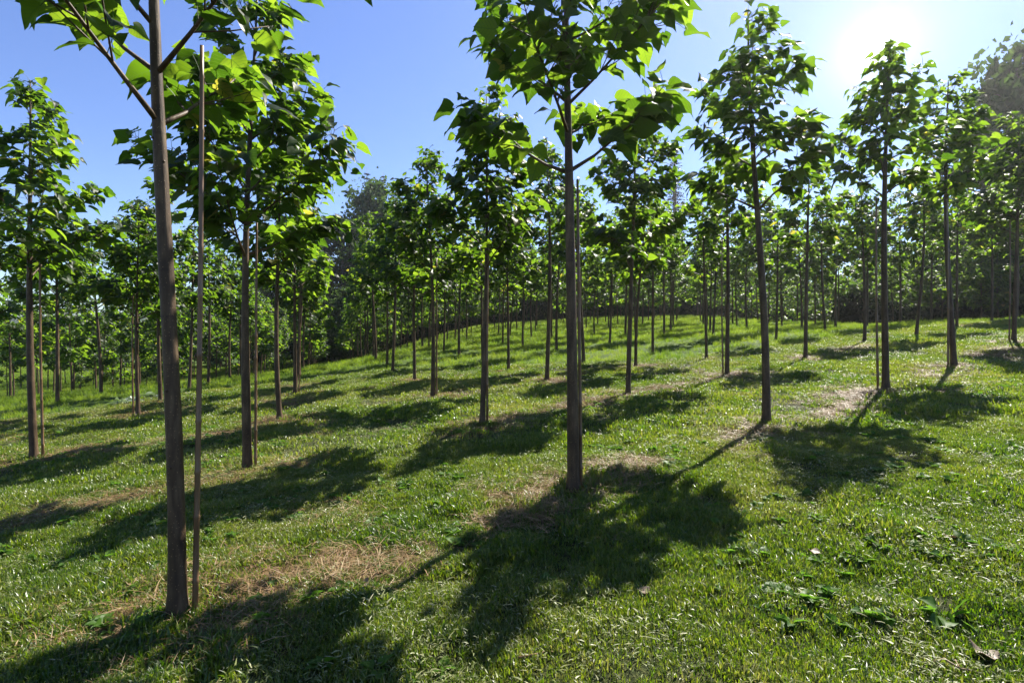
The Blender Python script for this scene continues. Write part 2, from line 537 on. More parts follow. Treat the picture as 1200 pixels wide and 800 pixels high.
    # leader shoot
    for i in range(4):
        z = top - .28 + .09 * i
        leafpair(axis_at(min(z, top)), (0.05, .05, 1), i, .15 * big)
    return tg, branches, cg

PROTO = []; FAR = []
for s, kw in enumerate([
    dict(height=5.5, clear=2.88, spread=1.2, base=.046, big=1.0, lean=0, dens=.72, kw_nw=9),      # the front tree
    dict(height=5.7, clear=2.78, spread=1.14, base=.050, big=1.05),
    dict(height=5.25, clear=2.72, spread=.88, base=.047, dens=1.1),
    dict(height=5.3, clear=3.0, spread=.80, base=.046, sparse=.93),
    dict(height=5.6, clear=2.45, spread=1.16, base=.048, dens=1.6),
    dict(height=5.1, clear=2.40, spread=.94, base=.045, dens=1.25),
    dict(height=5.4, clear=2.55, spread=.98, base=.045, dens=1.4),
    dict(height=5.0, clear=2.30, spread=1.02, base=.043, dens=1.35),
    dict(height=3.7, clear=.95, spread=1.0, base=.032, kw_nw=9),                 # low bushy one
    dict(height=4.7, clear=2.45, spread=.80, base=.041, sparse=.86, kw_nw=8),
    dict(height=5.5, clear=2.35, spread=.98, base=.046, sparse=.98, kw_nw=10, dens=1.3),
]):
    tg, br, cg = make_proto(100 + 7 * s, **kw)
    trunk = tg.mesh('trunk', M['bark'])
    bms = [b.mesh('branch', M['bark']) for b in br]
    crown = cg.mesh('crown', M['leaf'], True, True)
    whole = Geo()
    for g in [tg] + br:
        for v_ in g.v: pass
    # far trees: stem and limbs read as one part
    v_all = [np.concatenate(g.v) for g in [tg] + br]; f_all = []; off = 0
    for g, v_ in zip([tg] + br, v_all):
        f_all += [tuple(i + off for i in q) for q in g.f]; off += len(v_)
    limbed = newmesh('limbed_trunk', np.concatenate(v_all), f_all, M['bark'])
    if s in (5, 6, 10):
        vv = np.concatenate(v_all + cg.v); nv = sum(len(q) for q in v_all)
        far = newmesh('far_tree', vv, f_all + [tuple(i_ + nv for i_ in q) for q in cg.f], M['bark'])
        far.materials.append(M['leaf'])
        far.polygons.foreach_set('material_index', np.array([0] * len(f_all) + [1] * len(cg.f), dtype=np.int32))
        pa = far.attributes.new('piece', 'FLOAT', 'POINT')
        pa.data.foreach_set('value', np.concatenate([np.full(nv, .5)] + cg.r).astype(np.float32))
        FAR.append(far)
    PROTO.append((trunk, bms, crown, limbed))
    print('proto', s, 'branches', len(br), 'crown faces', len(crown.polygons))

ORD = ['first', 'second', 'third', 'fourth', 'fifth', 'sixth', 'seventh', 'eighth', 'ninth', 'tenth', 'eleventh', 'twelfth']
ROWN = ['front', 'second', 'third', 'fourth', 'fifth', 'sixth']
special = {
    (0, 0): (0, 35, (0, 0), 1.0), (1, 0): (1, 80, (0, 0), 1.0), (2, 0): (2, 10, (0, 0), .97), (3, 0): (3, 200, (0, 0), .99),
    (4, 0): (3, 90, (0, 0), 1.0), (5, 0): (6, 20, (0, 0), 1.0), (0, 1): (4, 60, (0, 0), 1.03), (1, 1): (6, 150, (0, 0), .89),
    (2, 1): (4, 240, (0, 0), .90), (-1, 2): (5, 40, (0, 0), 1.08), (0, 2): (7, 10, (0, 0), 1.0),
}
LEAN = {(0, 0): (-.003, .0), (1, 0): (-.012, 0), (-1, 2): (-.02, 0), (3, 0): (.012, 0), (5, 0): (.02, 0), (2, 1): (.02, 0)}
own_labels = {
    (0, 0): 'thick-stemmed young tree closest to the viewer, a free-standing bamboo stake on its right',
    (1, 0): 'tall tree in the middle of the front row with a stake pressed against its stem',
    (2, 0): 'front row tree without a stake, long shadow and bare straw at its foot',
    (3, 0): 'front row tree with its leafy top beneath the sun disc painted in the sky',
    (4, 0): 'front row tree on the crest with its stake standing to the left of the stem',
    (5, 0): 'front row tree at the top of the slope, last one before the picture edge',
    (6, 0): 'front row tree past the crest, only leaf tips showing at the edge',
    (0, 1): 'staked tree with round bare brown earth at its foot, behind the thick front stem',
    (-1, 2): 'staked tree by the shady low end of the mown grass, full dark crown',
}
vis = {}
for (i, j) in order:
    x, y = trees[(i, j)]
    if abs(x) < .968 * y: vis.setdefault(j, []).append(i)
for j in vis: vis[j].sort()
gr = random.Random(77)
root_first = {}
for n_, key in enumerate(order):
    i, j = key
    x, y = trees[key]
    if key in special:
        p, rot, _, sc = special[key]
    else:
        p = gr.choice((2, 3, 4, 5, 6, 7, 9, 10)); rot = gr.uniform(0, 360); sc = gr.uniform(.86, 1.03)
        if y > 20: sc *= gr.uniform(.98, 1.12); p = gr.choice((4, 5, 6, 7, 10, 10, 7))
        if y > 37: p = gr.choice((8, 8, 10, 7)); sc = gr.uniform(1.15, 1.4) if p == 8 else sc
        if x < -.30 * y and y > 19: p = gr.choice((8, 8, 10, 5, 7)); sc = gr.uniform(1.1, 1.35) if p == 8 else gr.uniform(.95, 1.08)
    z = float(ground(x, y))
    t = bpy.data.objects.new('plantation_tree', None)
    t.empty_display_size = .2
    col.objects.link(t)
    t.location = (x, y, z)
    lx, ly = LEAN.get(key, (gr.gauss(0, .016), gr.gauss(0, .016)))
    t.rotation_euler = (-ly, lx, 0) if True else None
    t.rotation_mode = 'XYZ'
    t.scale = (sc, sc, sc)
    trunk, bms, crown, limbed = PROTO[p]
    rz = R(rot)
    kids = []
    if y < 15.5:
        kids.append(link('trunk', trunk, t))
        for b in bms: kids.append(link('branch', b, t))
    else:
        kids.append(link('trunk', limbed, t))
    kids.append(link('crown', crown, t))
    for k in kids: k.rotation_euler = (0, 0, rz)
    if key in own_labels:
        tag(t, own_labels[key], 'tree', 'young trees planted in rows on the slope')
    elif j < 6 and key[0] in vis.get(j, []) and y < 26:
        q = vis[j].index(i)
        if q < len(ORD):
            tag(t, f'{ORD[q]} young tree in the {ROWN[j]} row, counting uphill from the low shady end', 'tree', 'young trees planted in rows on the slope')
    if 'label' not in t:
        if x < -.33 * y - .3:
            tag(t, 'small bushy tree in the tall grass of the low ground, behind the counted rows', 'tree', 'trees crowding the low ground')
        elif x > .62 * y and y > 14:
            tag(t, 'slim hazy tree in the crowd beyond the crest, in front of the dark hedge', 'tree', 'trees crowding beyond the crest')
        elif x > .62 * y:
            tag(t, 'young tree on the crest at the very edge of the plantation', 'tree', 'trees at the edge of the crest')
        else:
            tag(t, 'slender tree deep in the plantation on the bright far meadow', 'tree', 'trees on the far meadow')

# ------------------------------------------------------------------ bamboo stakes
def stake_mesh(h, seed):
    r = random.Random(seed); g = Geo()
    zs = [-.15]; rad = [.018]
    z = r.uniform(.1, .3)
    while z < h:
        zs += [z - .012, z, z + .012]; q = .018 * (1 - .35 * z / h); rad += [q, q * 1.22, q]
        z += r.uniform(.26, .40)
    zs.append(h); rad.append(.011)
    bx, by = r.uniform(-.03, .03), r.uniform(-.02, .02)
    pts = [(bx * math.sin(2.6 * max(z_, 0) / h), by * math.sin(3 * max(z_, 0) / h), z_) for z_ in zs]
    g.tube(pts, rad, 8, .5)
    return g.mesh('bamboo_stake', M['bamboo'])
stakes = [  # tree, offset beside the stem, height, tilt, label
    ((0, 0), (.085, .03), 3.36, (.002, .010), 'tall thin bamboo stake standing free beside the thick closest stem'),
    ((1, 0), (.070, .03), 2.75, (.0, -.012), 'bamboo stake pressed against the stem in the middle of the front row'),
    ((3, 0), (-.085, .05), 3.0, (0, -.006), 'bamboo stake at the tree beneath the painted sun disc'),
    ((4, 0), (-.11, .0), 3.1, (0, -.012), 'bamboo stake to the left of the front row tree on the crest'),
    ((5, 0), (-.11, .0), 2.9, (0, .004), 'bamboo stake beside the last front row tree up the slope'),
    ((0, 1), (.085, .02), 3.1, (0, .004), 'bamboo stake at the stem rising from round bare brown earth'),
    ((1, 1), (.075, .02), 2.9, (0, .016), 'bamboo stake slanting away from the second tree of the second row'),
    ((3, 1), (-.08, .0), 2.8, (0, -.004), 'bamboo stake left of the fourth tree in the second row'),
    ((-1, 2), (.13, .0), 2.9, (0, -.012), 'bamboo stake at the dark staked tree by the shady low end'),
    ((1, 2), (.075, .0), 2.8, (0, .0), 'bamboo stake beside the third tree in the third row'),
    ((-1, 3), (-.10, .0), 2.7, (0, .006), 'bamboo stake beside the first tree of the fourth row, at the tall grass'),
    ((0, 3), (.09, .0), 2.7, (0, .006), 'bamboo stake beside the second tree of the fourth row'),
]
for k, (key, off, h, tilt, lab) in enumerate(stakes):
    if key not in trees: continue
    x, y = trees[key]; x += off[0]; y += off[1]
    o = link('bamboo_stake', stake_mesh(h, 40 + k), None, (x, y, float(ground(x, y))))
    o.rotation_euler = (tilt[0], tilt[1], 0)
    tag(o, lab, 'stake', 'bamboo stakes beside the young trees')

# ------------------------------------------------------------------ grass: uncountable, scattered tufts
def blade(g, x, y, h, w, az, bend, r, lying=0.0, z0=0.0):
    c, s = math.cos(az), math.sin(az)
    px, py = -s, c
    pts = []
    for q in (0, .4, .75, 1):
        out = bend * h * q * q + lying * q * h
        zz = h * q * (1 - lying) * (1 - .35 * bend * q) + z0 + lying * .10 * h * math.sin(q * 3.0)
        ww = w * (1 - q ** 1.6) * .5
        pts.append((x + c * out, y + s * out, zz, ww))
    v = []
    tw = r.uniform(-.5, .5)
    for (a, b, zz, ww) in pts[:3]:
        v.append((a - px * ww, b - py * ww, zz - tw * ww)); v.append((a + px * ww, b + py * ww, zz + tw * ww))
    v.append(pts[3][:3])
    g.add(v, [(0, 1, 3, 2), (2, 3, 5, 4), (4, 5, 6)], None, r.random())

def tuft(kind, seed):
    r = random.Random(seed); g = Geo()
    def disc(rad):
        a = r.uniform(0, 6.28); q = rad * math.sqrt(r.random()); return q * math.cos(a), q * math.sin(a)
    if kind == 'lawn_near':
        for _ in range(26):
            x, y = disc(.065); blade(g, x, y, r.uniform(.016, .052), r.uniform(.0035, .0085), r.uniform(0, 6.28), r.uniform(.1, 1.1), r)
        m = M['grass']
    elif kind == 'lawn_mid':
        for _ in range(44):
            x, y = disc(.15); blade(g, x, y, r.uniform(.025, .068), r.uniform(.007, .014), r.uniform(0, 6.28), r.uniform(.1, 1.0), r)
        m = M['grass']
    elif kind == 'clip':
        for _ in range(24):
            x, y = disc(.12); blade(g, x, y, r.uniform(.012, .048), r.uniform(.003, .0075), r.uniform(0, 6.28), r.uniform(-.2, .3), r, r.uniform(.75, 1.0), r.uniform(.012, .05))
        m = M['clip']
    elif kind == 'straw':
        for _ in range(26):
            x, y = disc(.11); blade(g, x, y, r.uniform(.04, .15), r.uniform(.002, .005), r.uniform(0, 6.28), r.uniform(-.2, .2), r, r.uniform(.85, 1.0), r.uniform(.004, .025))
        m = M['straw']
    elif kind == 'herb':
        for _ in range(9):
            a = r.uniform(0, 6.28); L = r.uniform(.03, .06); el = r.uniform(.1, .7)
            d = np.array((math.cos(a) * math.cos(el), math.sin(a) * math.cos(el), math.sin(el)))
            put_leaf(g, np.array((0, 0, .012)) + d * .02, d, L, r, .3)
        m = M['herb']
    else:
        for _ in range(34):
            x, y = disc(.2); blade(g, x, y, r.uniform(.10, .30), r.uniform(.006, .012), r.uniform(0, 6.28), r.uniform(.15, .9), r)
        m = M['meadow']
    return g.mesh(kind, m)

def scatter(name, kind, variants, x, y, scale, label, sink=.0, sources=None):
    src = bpy.data.collections.new(name + '_kinds')
    for k in range(variants):
        src.objects.link(bpy.data.objects.new(name + '_kind', sources[k] if sources else tuft(kind, 900 + k * 13 + len(name))))
    z = ground(x, y) - sink
    me = bpy.data.meshes.new(name)
    me.vertices.add(len(x))
    me.vertices.foreach_set('co', np.column_stack([x, y, z]).astype(np.float32).ravel())
    tl = .015 if sources else .13
    rot = np.column_stack([rng.normal(0, tl, len(x)), rng.normal(0, tl, len(x)), rng.uniform(0, 6.283, len(x))]).astype(np.float32)
    a = me.attributes.new('turn', 'FLOAT_VECTOR', 'POINT'); a.data.foreach_set('vector', rot.ravel())
    a = me.attributes.new('size', 'FLOAT', 'POINT'); a.data.foreach_set('value', scale.astype(np.float32))
    o = link(name, me)
    ng = bpy.data.node_groups.new(name, 'GeometryNodeTree')
    ng.interface.new_socket('Geometry', in_out='INPUT', socket_type='NodeSocketGeometry')
    ng.interface.new_socket('Geometry', in_out='OUTPUT', socket_type='NodeSocketGeometry')
    gi = ng.nodes.new('NodeGroupInput'); go = ng.nodes.new('NodeGroupOutput')
    ci = ng.nodes.new('GeometryNodeCollectionInfo'); ci.inputs[0].default_value = src
    ci.inputs['Separate Children'].default_value = True; ci.inputs['Reset Children'].default_value = True
    iop = ng.nodes.new('GeometryNodeInstanceOnPoints'); iop.inputs['Pick Instance'].default_value = True
    rv = ng.nodes.new('FunctionNodeRandomValue'); rv.data_type = 'INT'
    rv.inputs[4].default_value = 0; rv.inputs[5].default_value = variants - 1
    na = ng.nodes.new('GeometryNodeInputNamedAttribute'); na.data_type = 'FLOAT_VECTOR'; na.inputs['Name'].default_value = 'turn'
    ns = ng.nodes.new('GeometryNodeInputNamedAttribute'); ns.data_type = 'FLOAT'; ns.inputs['Name'].default_value = 'size'
    e2r = ng.nodes.new('FunctionNodeEulerToRotation')
    L = ng.links.new
    L(gi.outputs[0], iop.inputs['Points']); L(ci.outputs[0], iop.inputs['Instance'])
    L(rv.outputs[2], iop.inputs['Instance Index'])
    L(na.outputs[0], e2r.inputs[0]); L(e2r.outputs[0], iop.inputs['Rotation'])
    L(ns.outputs[0], iop.inputs['Scale']); L(iop.outputs[0], go.inputs[0])
    md = o.modifiers.new('scatter', 'NODES'); md.node_group = ng
    tag(o, label, 'grass', kind='stuff')
    print(name, len(x))
    return o

def wedge(n, y0, y1, margin=1.0):
    y = np.sqrt(rng.uniform(0, 1, n) * (y1 ** 2 - y0 ** 2) + y0 ** 2)
    x = rng.uniform(-1, 1, n) * (1.03 * y + margin)
    return x, y

# the deepest rows, past the three hundred nearest trees, read as one mass
if beyond:
    bp = np.array([trees[k] for k in beyond])
    scatter('distant_plantation', 'tree', 3, bp[:, 0], bp[:, 1], rng.uniform(.92, 1.1, len(bp)), 'deepest rows of the young plantation merging into one green mass', 0, FAR)['category'] = 'trees'
# close lawn
x, y = wedge(62000, 1.7, 6.6, .8)
k = rng.random(len(x)) > bare_amount(x, y) * .93
k &= rng.random(len(x)) < .48 + 1.1 * ss((fbm(x, y, .34, 3, 17) - .33) * 2.8)
k &= mown(x, y) > 0
x, y = x[k], y[k]
for (tx, ty) in [p_ for p_ in trees.values() if p_[1] < 8]:    # unmown collar round each close stem
    q = rng.uniform(0, 6.283, 34); d_ = rng.uniform(.06, .20, 34)
    x = np.concatenate([x, tx + d_ * np.cos(q)]); y = np.concatenate([y, ty + d_ * np.sin(q)])
n_lawn = len(x) - 34 * sum(p_[1] < 8 for p_ in trees.values())
collar = np.where(np.arange(len(x)) >= n_lawn, .8, 0)
scatter('lawn_grass', 'lawn_near', 5, x, y, collar + .5 + .9 * fbm(x, y, .7, 2, 23) * rng.uniform(.7, 1.4, len(x)) + .7 * ss((fbm(x, y, .45, 2, 45) - .62) * 7), 'short mown grass covering the near slope')
x, y = wedge(75000, 6.2, 20, 1.0)
k = (mown(x, y) > -.1) & (rng.random(len(x)) > bare_amount(x, y) * .9) & (rng.random(len(x)) < .15 + 1.4 * ss((fbm(x, y, .5, 3, 19) - .30) * 2.6))
x, y = x[k], y[k]
scatter('mown_grass', 'lawn_mid', 5, x, y, (.55 + .8 * fbm(x, y, 1.0, 2, 29)) * rng.uniform(.7, 1.3, len(x)), 'short mown grass between the tree rows')
# loose clippings left by the mower, in drifts
x, y = wedge(24000, 1.7, 9, .8)
k = (mown(x, y) > 0) & (rng.random(len(x)) < ss((fbm(x, y, .9, 3, 41) - .36) * 3.2) * .62 + .05)
x, y = x[k], y[k]
scatter('grass_clippings', 'clip', 6, x, y, rng.uniform(.35, 1.0, len(x)) * rng.uniform(.8, 1.4, len(x)), 'pale clippings left by the mower on the near grass')
x, y = wedge(16000, 9, 19, 1)
k = (mown(x, y) > 0) & (rng.random(len(x)) < ss((fbm(x, y, 1.2, 3, 41) - .36) * 3) * .62 + .05)
x, y = x[k], y[k]
scatter('cut_grass', 'clip', 4, x, y, rng.uniform(.9, 1.7, len(x)), 'pale clippings left by the mower farther up the slope')
# dry straw on the bare strips
x, y = wedge(90000, 1.7, 14, .8)
k = (rng.random(len(x)) < bare_amount(x, y) * .75)
x, y = x[k], y[k]
scatter('dry_straw', 'straw', 6, x, y, rng.uniform(.6, 1.3, len(x)), 'dry brown straw on the bare strips under the trees')
# clover and other small herbs
x, y = wedge(5200, 1.7, 10, .8)
k = (mown(x, y) > 0) & (rng.random(len(x)) < ss((fbm(x, y, .8, 3, 61) - .45) * 4)) & (rng.random(len(x)) > bare_amount(x, y))
x, y = x[k], y[k]
scatter('clover', 'herb', 5, x, y, rng.uniform(.6, 1.3, len(x)), 'small leafy herbs low in the mown grass')
# tall meadow past the mown strip
x, y = wedge(110000, 9, 62, 2.5)
k = (mown(x, y) < .15) & (rng.random(len(x)) < .35 + .8 * fbm(x, y, 2.5, 2, 71)) & (rng.random(len(x)) < np.clip(34 / y, .3, 1))
x, y = x[k], y[k]
scatter('meadow_grass', 'meadow', 5, x, y, (.36 + .62 * fbm(x, y, 2.0, 2, 81)) * rng.uniform(.7, 1.25, len(x)) * (1 + ss((y - 20) / 30) * .8), 'tall bright grass of the meadow past the mown strip')

# ------------------------------------------------------------------ single weeds, fallen leaves, twigs
def weed(name, px, py, n, size, mk, lab, seed, cat='weed', upright=.5, group=None):
    r = random.Random(seed); g = Geo()
    for _ in range(n):
        a = r.uniform(0, 6.28); el = r.uniform(.1, 1.2) * upright + .1
        d = np.array((math.cos(a) * math.cos(el), math.sin(a) * math.cos(el), math.sin(el)))
        base = np.array((r.gauss(0, size * .3), r.gauss(0, size * .3), 0))
        e = base + d * size * r.uniform(.3, .9)
        g.tube([base + (0, 0, -.01), e], [.003, .002], 4, .2, False)
        put_leaf(g, e, d * .8 + np.array((d[0], d[1], -.2)) * .5, size * r.uniform(.5, 1.0), r, .4)
    x, y = at(px, py)
    o = link(name, g.mesh(name, M[mk], True, True), None, (x, y, float(ground(x, y))))
    return tag(o, lab, cat, group)
weed('broadleaf_weed', 1108, 722, 14, .10, 'herb', 'dark leafy weed standing up from the sunny mown grass', 3, upright=1.0)
weed('broadleaf_weed', 150, 474, 26, .24, 'pale_herb', 'patch of pale broad leaves on the meadow edge, lower of the two', 4)
weed('broadleaf_weed', 190, 465, 22, .22, 'pale_herb', 'patch of pale broad leaves on the meadow edge, next to the low staked stem', 5)
weed('broadleaf_weed', 790, 590, 9, .05, 'herb', 'small bright weed in the shadow past the middle front tree', 6)

g = Geo(); r = random.Random(8)
for _ in range(90):
    a = r.uniform(0, 6.28); q = .16 * math.sqrt(r.random())
    blade(g, q * math.cos(a), q * math.sin(a), r.uniform(.08, .17), r.uniform(.004, .006), r.uniform(0, 6.28), r.uniform(.2, .9), r)
x, y = at(622, 594)
tag(link('grass_tuft', g.mesh('grass_tuft', M['grass']), None, (x, y, float(ground(x, y)))), 'dark long-bladed grass tuft beside the middle front stem', 'grass tuft')

M['dead_leaf'] = leaf_shader('dead_leaf', [(0, (.22, .16, .10)), (1, (.46, .40, .32))], [(0, (.12, .08, .04)), (1, (.2, .15, .09))], .2, .5, .4)
dead = [(1165, 772, .095, 'curled grey-brown dead leaf lying near the sunny corner'),
        (430, 690, .075, 'dry leaf on the open grass between the two nearest stems'),
        (150, 690, .07, 'dry leaf on the straw close to the thickest stem'),
        (1120, 640, .07, 'pale dry leaf on the sunlit grass high on the slope'),
        (960, 650, .07, 'pale dry leaf in the middle of the sunlit grass'),
        (760, 700, .07, 'dry leaf at the edge of the large crown shadow')]
for k, (px, py, s, lab) in enumerate(dead):
    r = random.Random(60 + k); g = Geo()
    a = r.uniform(0, 6.28)
    put_leaf(g, np.array((0, 0, 0.0)), np.array((math.cos(a), math.sin(a), .1)), s, r, .5)
    v, f, uv = g.v[0], g.f, None
    v = v.copy(); v[:, 2] = np.abs(v[:, 2]) * 1.4
    x, y = at(px, py)
    me = newmesh('fallen_leaf', v, f, M['dead_leaf'])
    tag(link('fallen_leaf', me, None, (x, y, float(ground(x, y)) + .03)), lab, 'leaf', 'dead leaves lying on the grass')
twigs = [(250, 690, .34, 'pale dry twig lying on the straw past the thickest stem'), (600, 775, .40, 'long pale twig in the grass at the bottom edge'),
         (1090, 775, .22, 'thin twig beside the curled dead leaf'), (345, 655, .2, 'thin twig in the striped shade behind the thickest stem')]
for k, (px, py, L, lab) in enumerate(twigs):
    r = random.Random(160 + k); g = Geo(); a = r.uniform(-.5, .9)
    c = np.array((math.cos(a), math.sin(a), 0))
    pts = [c * L * q + np.array((r.gauss(0, .012), r.gauss(0, .012), .03 + .015 * math.sin(5 * q))) for q in (0, .25, .5, .75, 1)]
    g.tube(pts, [.005, .0048, .004, .0035, .002], 6, .8)
    g.tube([pts[2], pts[2] + np.array((-c[1], c[0], .1)) * .06], [.003, .0015], 5, .8)
    x, y = at(px, py)
    tag(link('dry_twig', g.mesh('dry_twig', M['straw']), None, (x, y, float(ground(x, y)))), lab, 'twig', 'dry twigs on the grass')

# ------------------------------------------------------------------ woods behind
def forest_tree(seed, h, width, base_frac=.12, leaf=.34, count=5200, shape=1.0):
    r = random.Random(seed); nr = np.random.default_rng(seed)
    tg = Geo(); cg = Geo()
    pts = [np.array((h * .012 * math.sin(3 * q + seed), h * .012 * math.cos(2 * q), h * .93 * q - (.3 if q == 0 else 0))) for q in np.linspace(0, 1, 8)]
    tg.tube(pts, [h * .017 * (1 - .9 * q) + .03 for q in np.linspace(0, 1, 8)], 9, .5)
    clumps = []
    for k in range(46):
        q = base_frac + (1 - base_frac) * (k + r.random()) / 46
        prof = math.sin(math.pi * min(1, (q - base_frac) / (1 - base_frac) * .86 + .12)) ** .7 * shape
        a = k * 2.4 + r.gauss(0, .4)
        rad = width * .5 * prof * r.uniform(.55, 1.08)
        e = np.array((rad * math.cos(a), rad * math.sin(a), h * q * .96 + r.gauss(0, .02) * h))
        s = np.array((0, 0, max(h * .06, e[2] - rad * r.uniform(.5, .9))))
        md = (s + e) / 2 + np.array((0, 0, -.03 * rad))
        tg.tube([s, md, e], [h * .005, h * .0032, h * .0012], 5, .5, False)
        for m_ in range(4):
            c = s + (e - s) * r.uniform(.5, 1.08) + nr.normal(0, width * .055, 3)
            clumps.append((c, width * r.uniform(.055, .12)))
    per = count // len(clumps)
    for c, rad in clumps:
        q = nr.normal(0, 1, (7, 3)); q = c + q / np.linalg.norm(q, axis=1)[:, None] * rad * nr.uniform(.7, 1.1, (7, 1))
        for a in range(9):
            i_ = nr.choice(7, 3, False)
            cg.add([q[i_[0]], q[i_[1]], q[i_[2]]], [(0, 1, 2)], None, r.random() * .35)
    for c, rad in clumps:
        lum = r.random() ** 1.5 * .75
        P = c + nr.normal(0, 1, (per, 3)) * rad * .8 * np.array((1, 1, .75))
        for p in P:
            d = unit(nr.normal(0, 1, 3) + np.array((0, 0, -.2))); s_ = unit(np.cross(d, nr.normal(0, 1, 3)))
            L = leaf * r.uniform(.5, 1.2); w = L * .36
            n_ = np.cross(d, s_) * L * .12
            cg.add([p - d * L * .5, p + s_ * w + n_, p + d * L * .5, p - s_ * w + n_], [(0, 1, 2), (0, 2, 3)], None, min(1, lum + r.random() * .28))
    return tg.mesh('trunk', M['forest_bark']), cg.mesh('crown', M['wood_leaf'], False)

def spruce(seed, h, width):
    r = random.Random(seed); tg = Geo(); cg = Geo()
    tg.tube([(0, 0, -.3), (0, 0, h * .5), (0, 0, h)], [h * .014, h * .009, .012], 8, .5)
    z = h * .06
    while z < h * .985:
        t = z / h
        L = width * .5 * (1 - t) ** .85 * r.uniform(.8, 1.1) + .12
        nb = 9 if t < .8 else 6
        for k in range(nb):
            a = 6.283 * k / nb + r.uniform(-.3, .3) + z
            l = L * r.uniform(.65, 1.12); c, s = math.cos(a), math.sin(a)
            dro = r.uniform(.18, .42)
            for q in np.linspace(.12, 1, max(4, int(l / .28))):
                p = np.array((c * l * q, s * l * q, z - dro * l * q + .22 * l * q * q))
                for sd in (-1, 1):
                    d = unit((c * .7 - s * sd * .8, s * .7 + c * sd * .8, r.uniform(-.6, .05)))
                    n_ = unit(np.cross(d, (r.gauss(0, .4), r.gauss(0, .4), 1)))
                    m_ = l * .28 * (1.1 - .7 * q) + .14
                    cg.add([p, p + d * m_ * .55 + n_ * .07, p + d * m_, p + d * m_ * .55 - n_ * .07], [(0, 1, 2), (0, 2, 3)], None, r.random())
            # hanging sprays
                if r.random() < .5:
                    cg.add([p + (s * .08, -c * .08, 0), p + (-s * .08, c * .08, 0), p + (0, 0, -.34 * (1 - t) - .12)], [(0, 1, 2)], None, r.random() * .6)
        z += h * .021 * r.uniform(.8, 1.25)
    return tg.mesh('trunk', M['forest_bark']), cg.mesh('crown', M['needle'], False)

BROAD = [forest_tree(1, 18, 9.5, .05, count=9400, leaf=.46), forest_tree(2, 18, 12, .03, count=10800, leaf=.50), forest_tree(3, 18, 8, .06, count=8200, leaf=.34)]
SPRUCE = [spruce(11, 22, 6.2), spruce(12, 22, 5.2)]
def wood_tree(kind, var, px, top, y, lab, group=None, wide=1.0, rot=0):
    x = (px - 600) / F * y
    z = float(ground(x, y))
    h = EYE + (400 - top) / F * y - z
    lib = BROAD if kind == 'broad' else SPRUCE
    tr, cr = lib[var]
    k = h / (18 if kind == 'broad' else 22)
    o = bpy.data.objects.new('spruce_tree' if kind == 'spruce' else 'broadleaf_tree', None)
    col.objects.link(o); o.location = (x, y, z); o.scale = (k * wide, k * wide, k); o.rotation_euler = (0, 0, R(rot))
    link('trunk', tr, o); link('crown', cr, o)
    tag(o, lab, 'tree', group)
wood_tree('broad', 0, 436, 216, 62, 'grey-green rounded broadleaf tree towering in the dark gap between the rows', rot=30)
wood_tree('broad', 2, 402, 250, 58, 'dark olive broadleaf tree at the near flank of the grey-green tree in the gap', wide=1.1, rot=100)
wood_tree('broad', 1, 416, 335, 52, 'low dark bush-like tree at the foot of the grey-green tree in the gap', wide=1.2, rot=10)
wood_tree('broad', 1, 372, 318, 57, 'low broadleaf tree half hidden by the leafy row beside the gap', wide=1.1, rot=210)
wood_tree('broad', 0, 470, 262, 66, 'broadleaf tree rising behind the row at the far side of the gap', rot=77)
wood_tree('spruce', 0, 430, 196, 78, 'tall spruce tip poking above the grey-green tree, higher of two tips')
wood_tree('spruce', 1, 449, 202, 80, 'spruce tip poking above the grey-green tree, lower of two tips')
wood_tree('spruce', 0, 464, 210, 74, 'dark spruce beside the grey-green tree, partly behind leaves', rot=50)
wood_tree('spruce', 1, 791, 162, 70, 'tall dark spruce rising behind the middle of the plantation', rot=20, wide=1.35)
wood_tree('spruce', 0, 768, 205, 72, 'shorter spruce tucked against the tall dark spruce', rot=120, wide=1.2)
wood_tree('broad', 1, 1190, 52, 33, 'big dark broadleaf tree looming over the far end of the crest', rot=45, wide=.8)
wood_tree('broad', 0, 1262, 30, 36, 'big broadleaf tree beyond the crest, mostly outside the picture', rot=145)
back = [(250, 330, 60, 2), (300, 322, 63, 0), (210, 338, 66, 1), (340, 326, 64, 0), (520, 330, 74, 1), (560, 342, 80, 2), (610, 336, 84, 0), (655, 328, 80, 1), (700, 322, 78, 0),
        (745, 318, 82, 2), (835, 312, 74, 1), (880, 318, 80, 0), (925, 312, 70, 1), (975, 318, 66, 2), (1020, 300, 58, 0), (1062, 292, 50, 1), (1105, 270, 45, 0), (1150, 250, 41, 1)]
for k, (px, top, y, v) in enumerate(back):
    wood_tree('broad', v, px, top, y, 'dark broadleaf tree of the wood that closes off the plantation, half hidden by crowns', 'woodland trees closing off the plantation', 1.25, 37 * k)

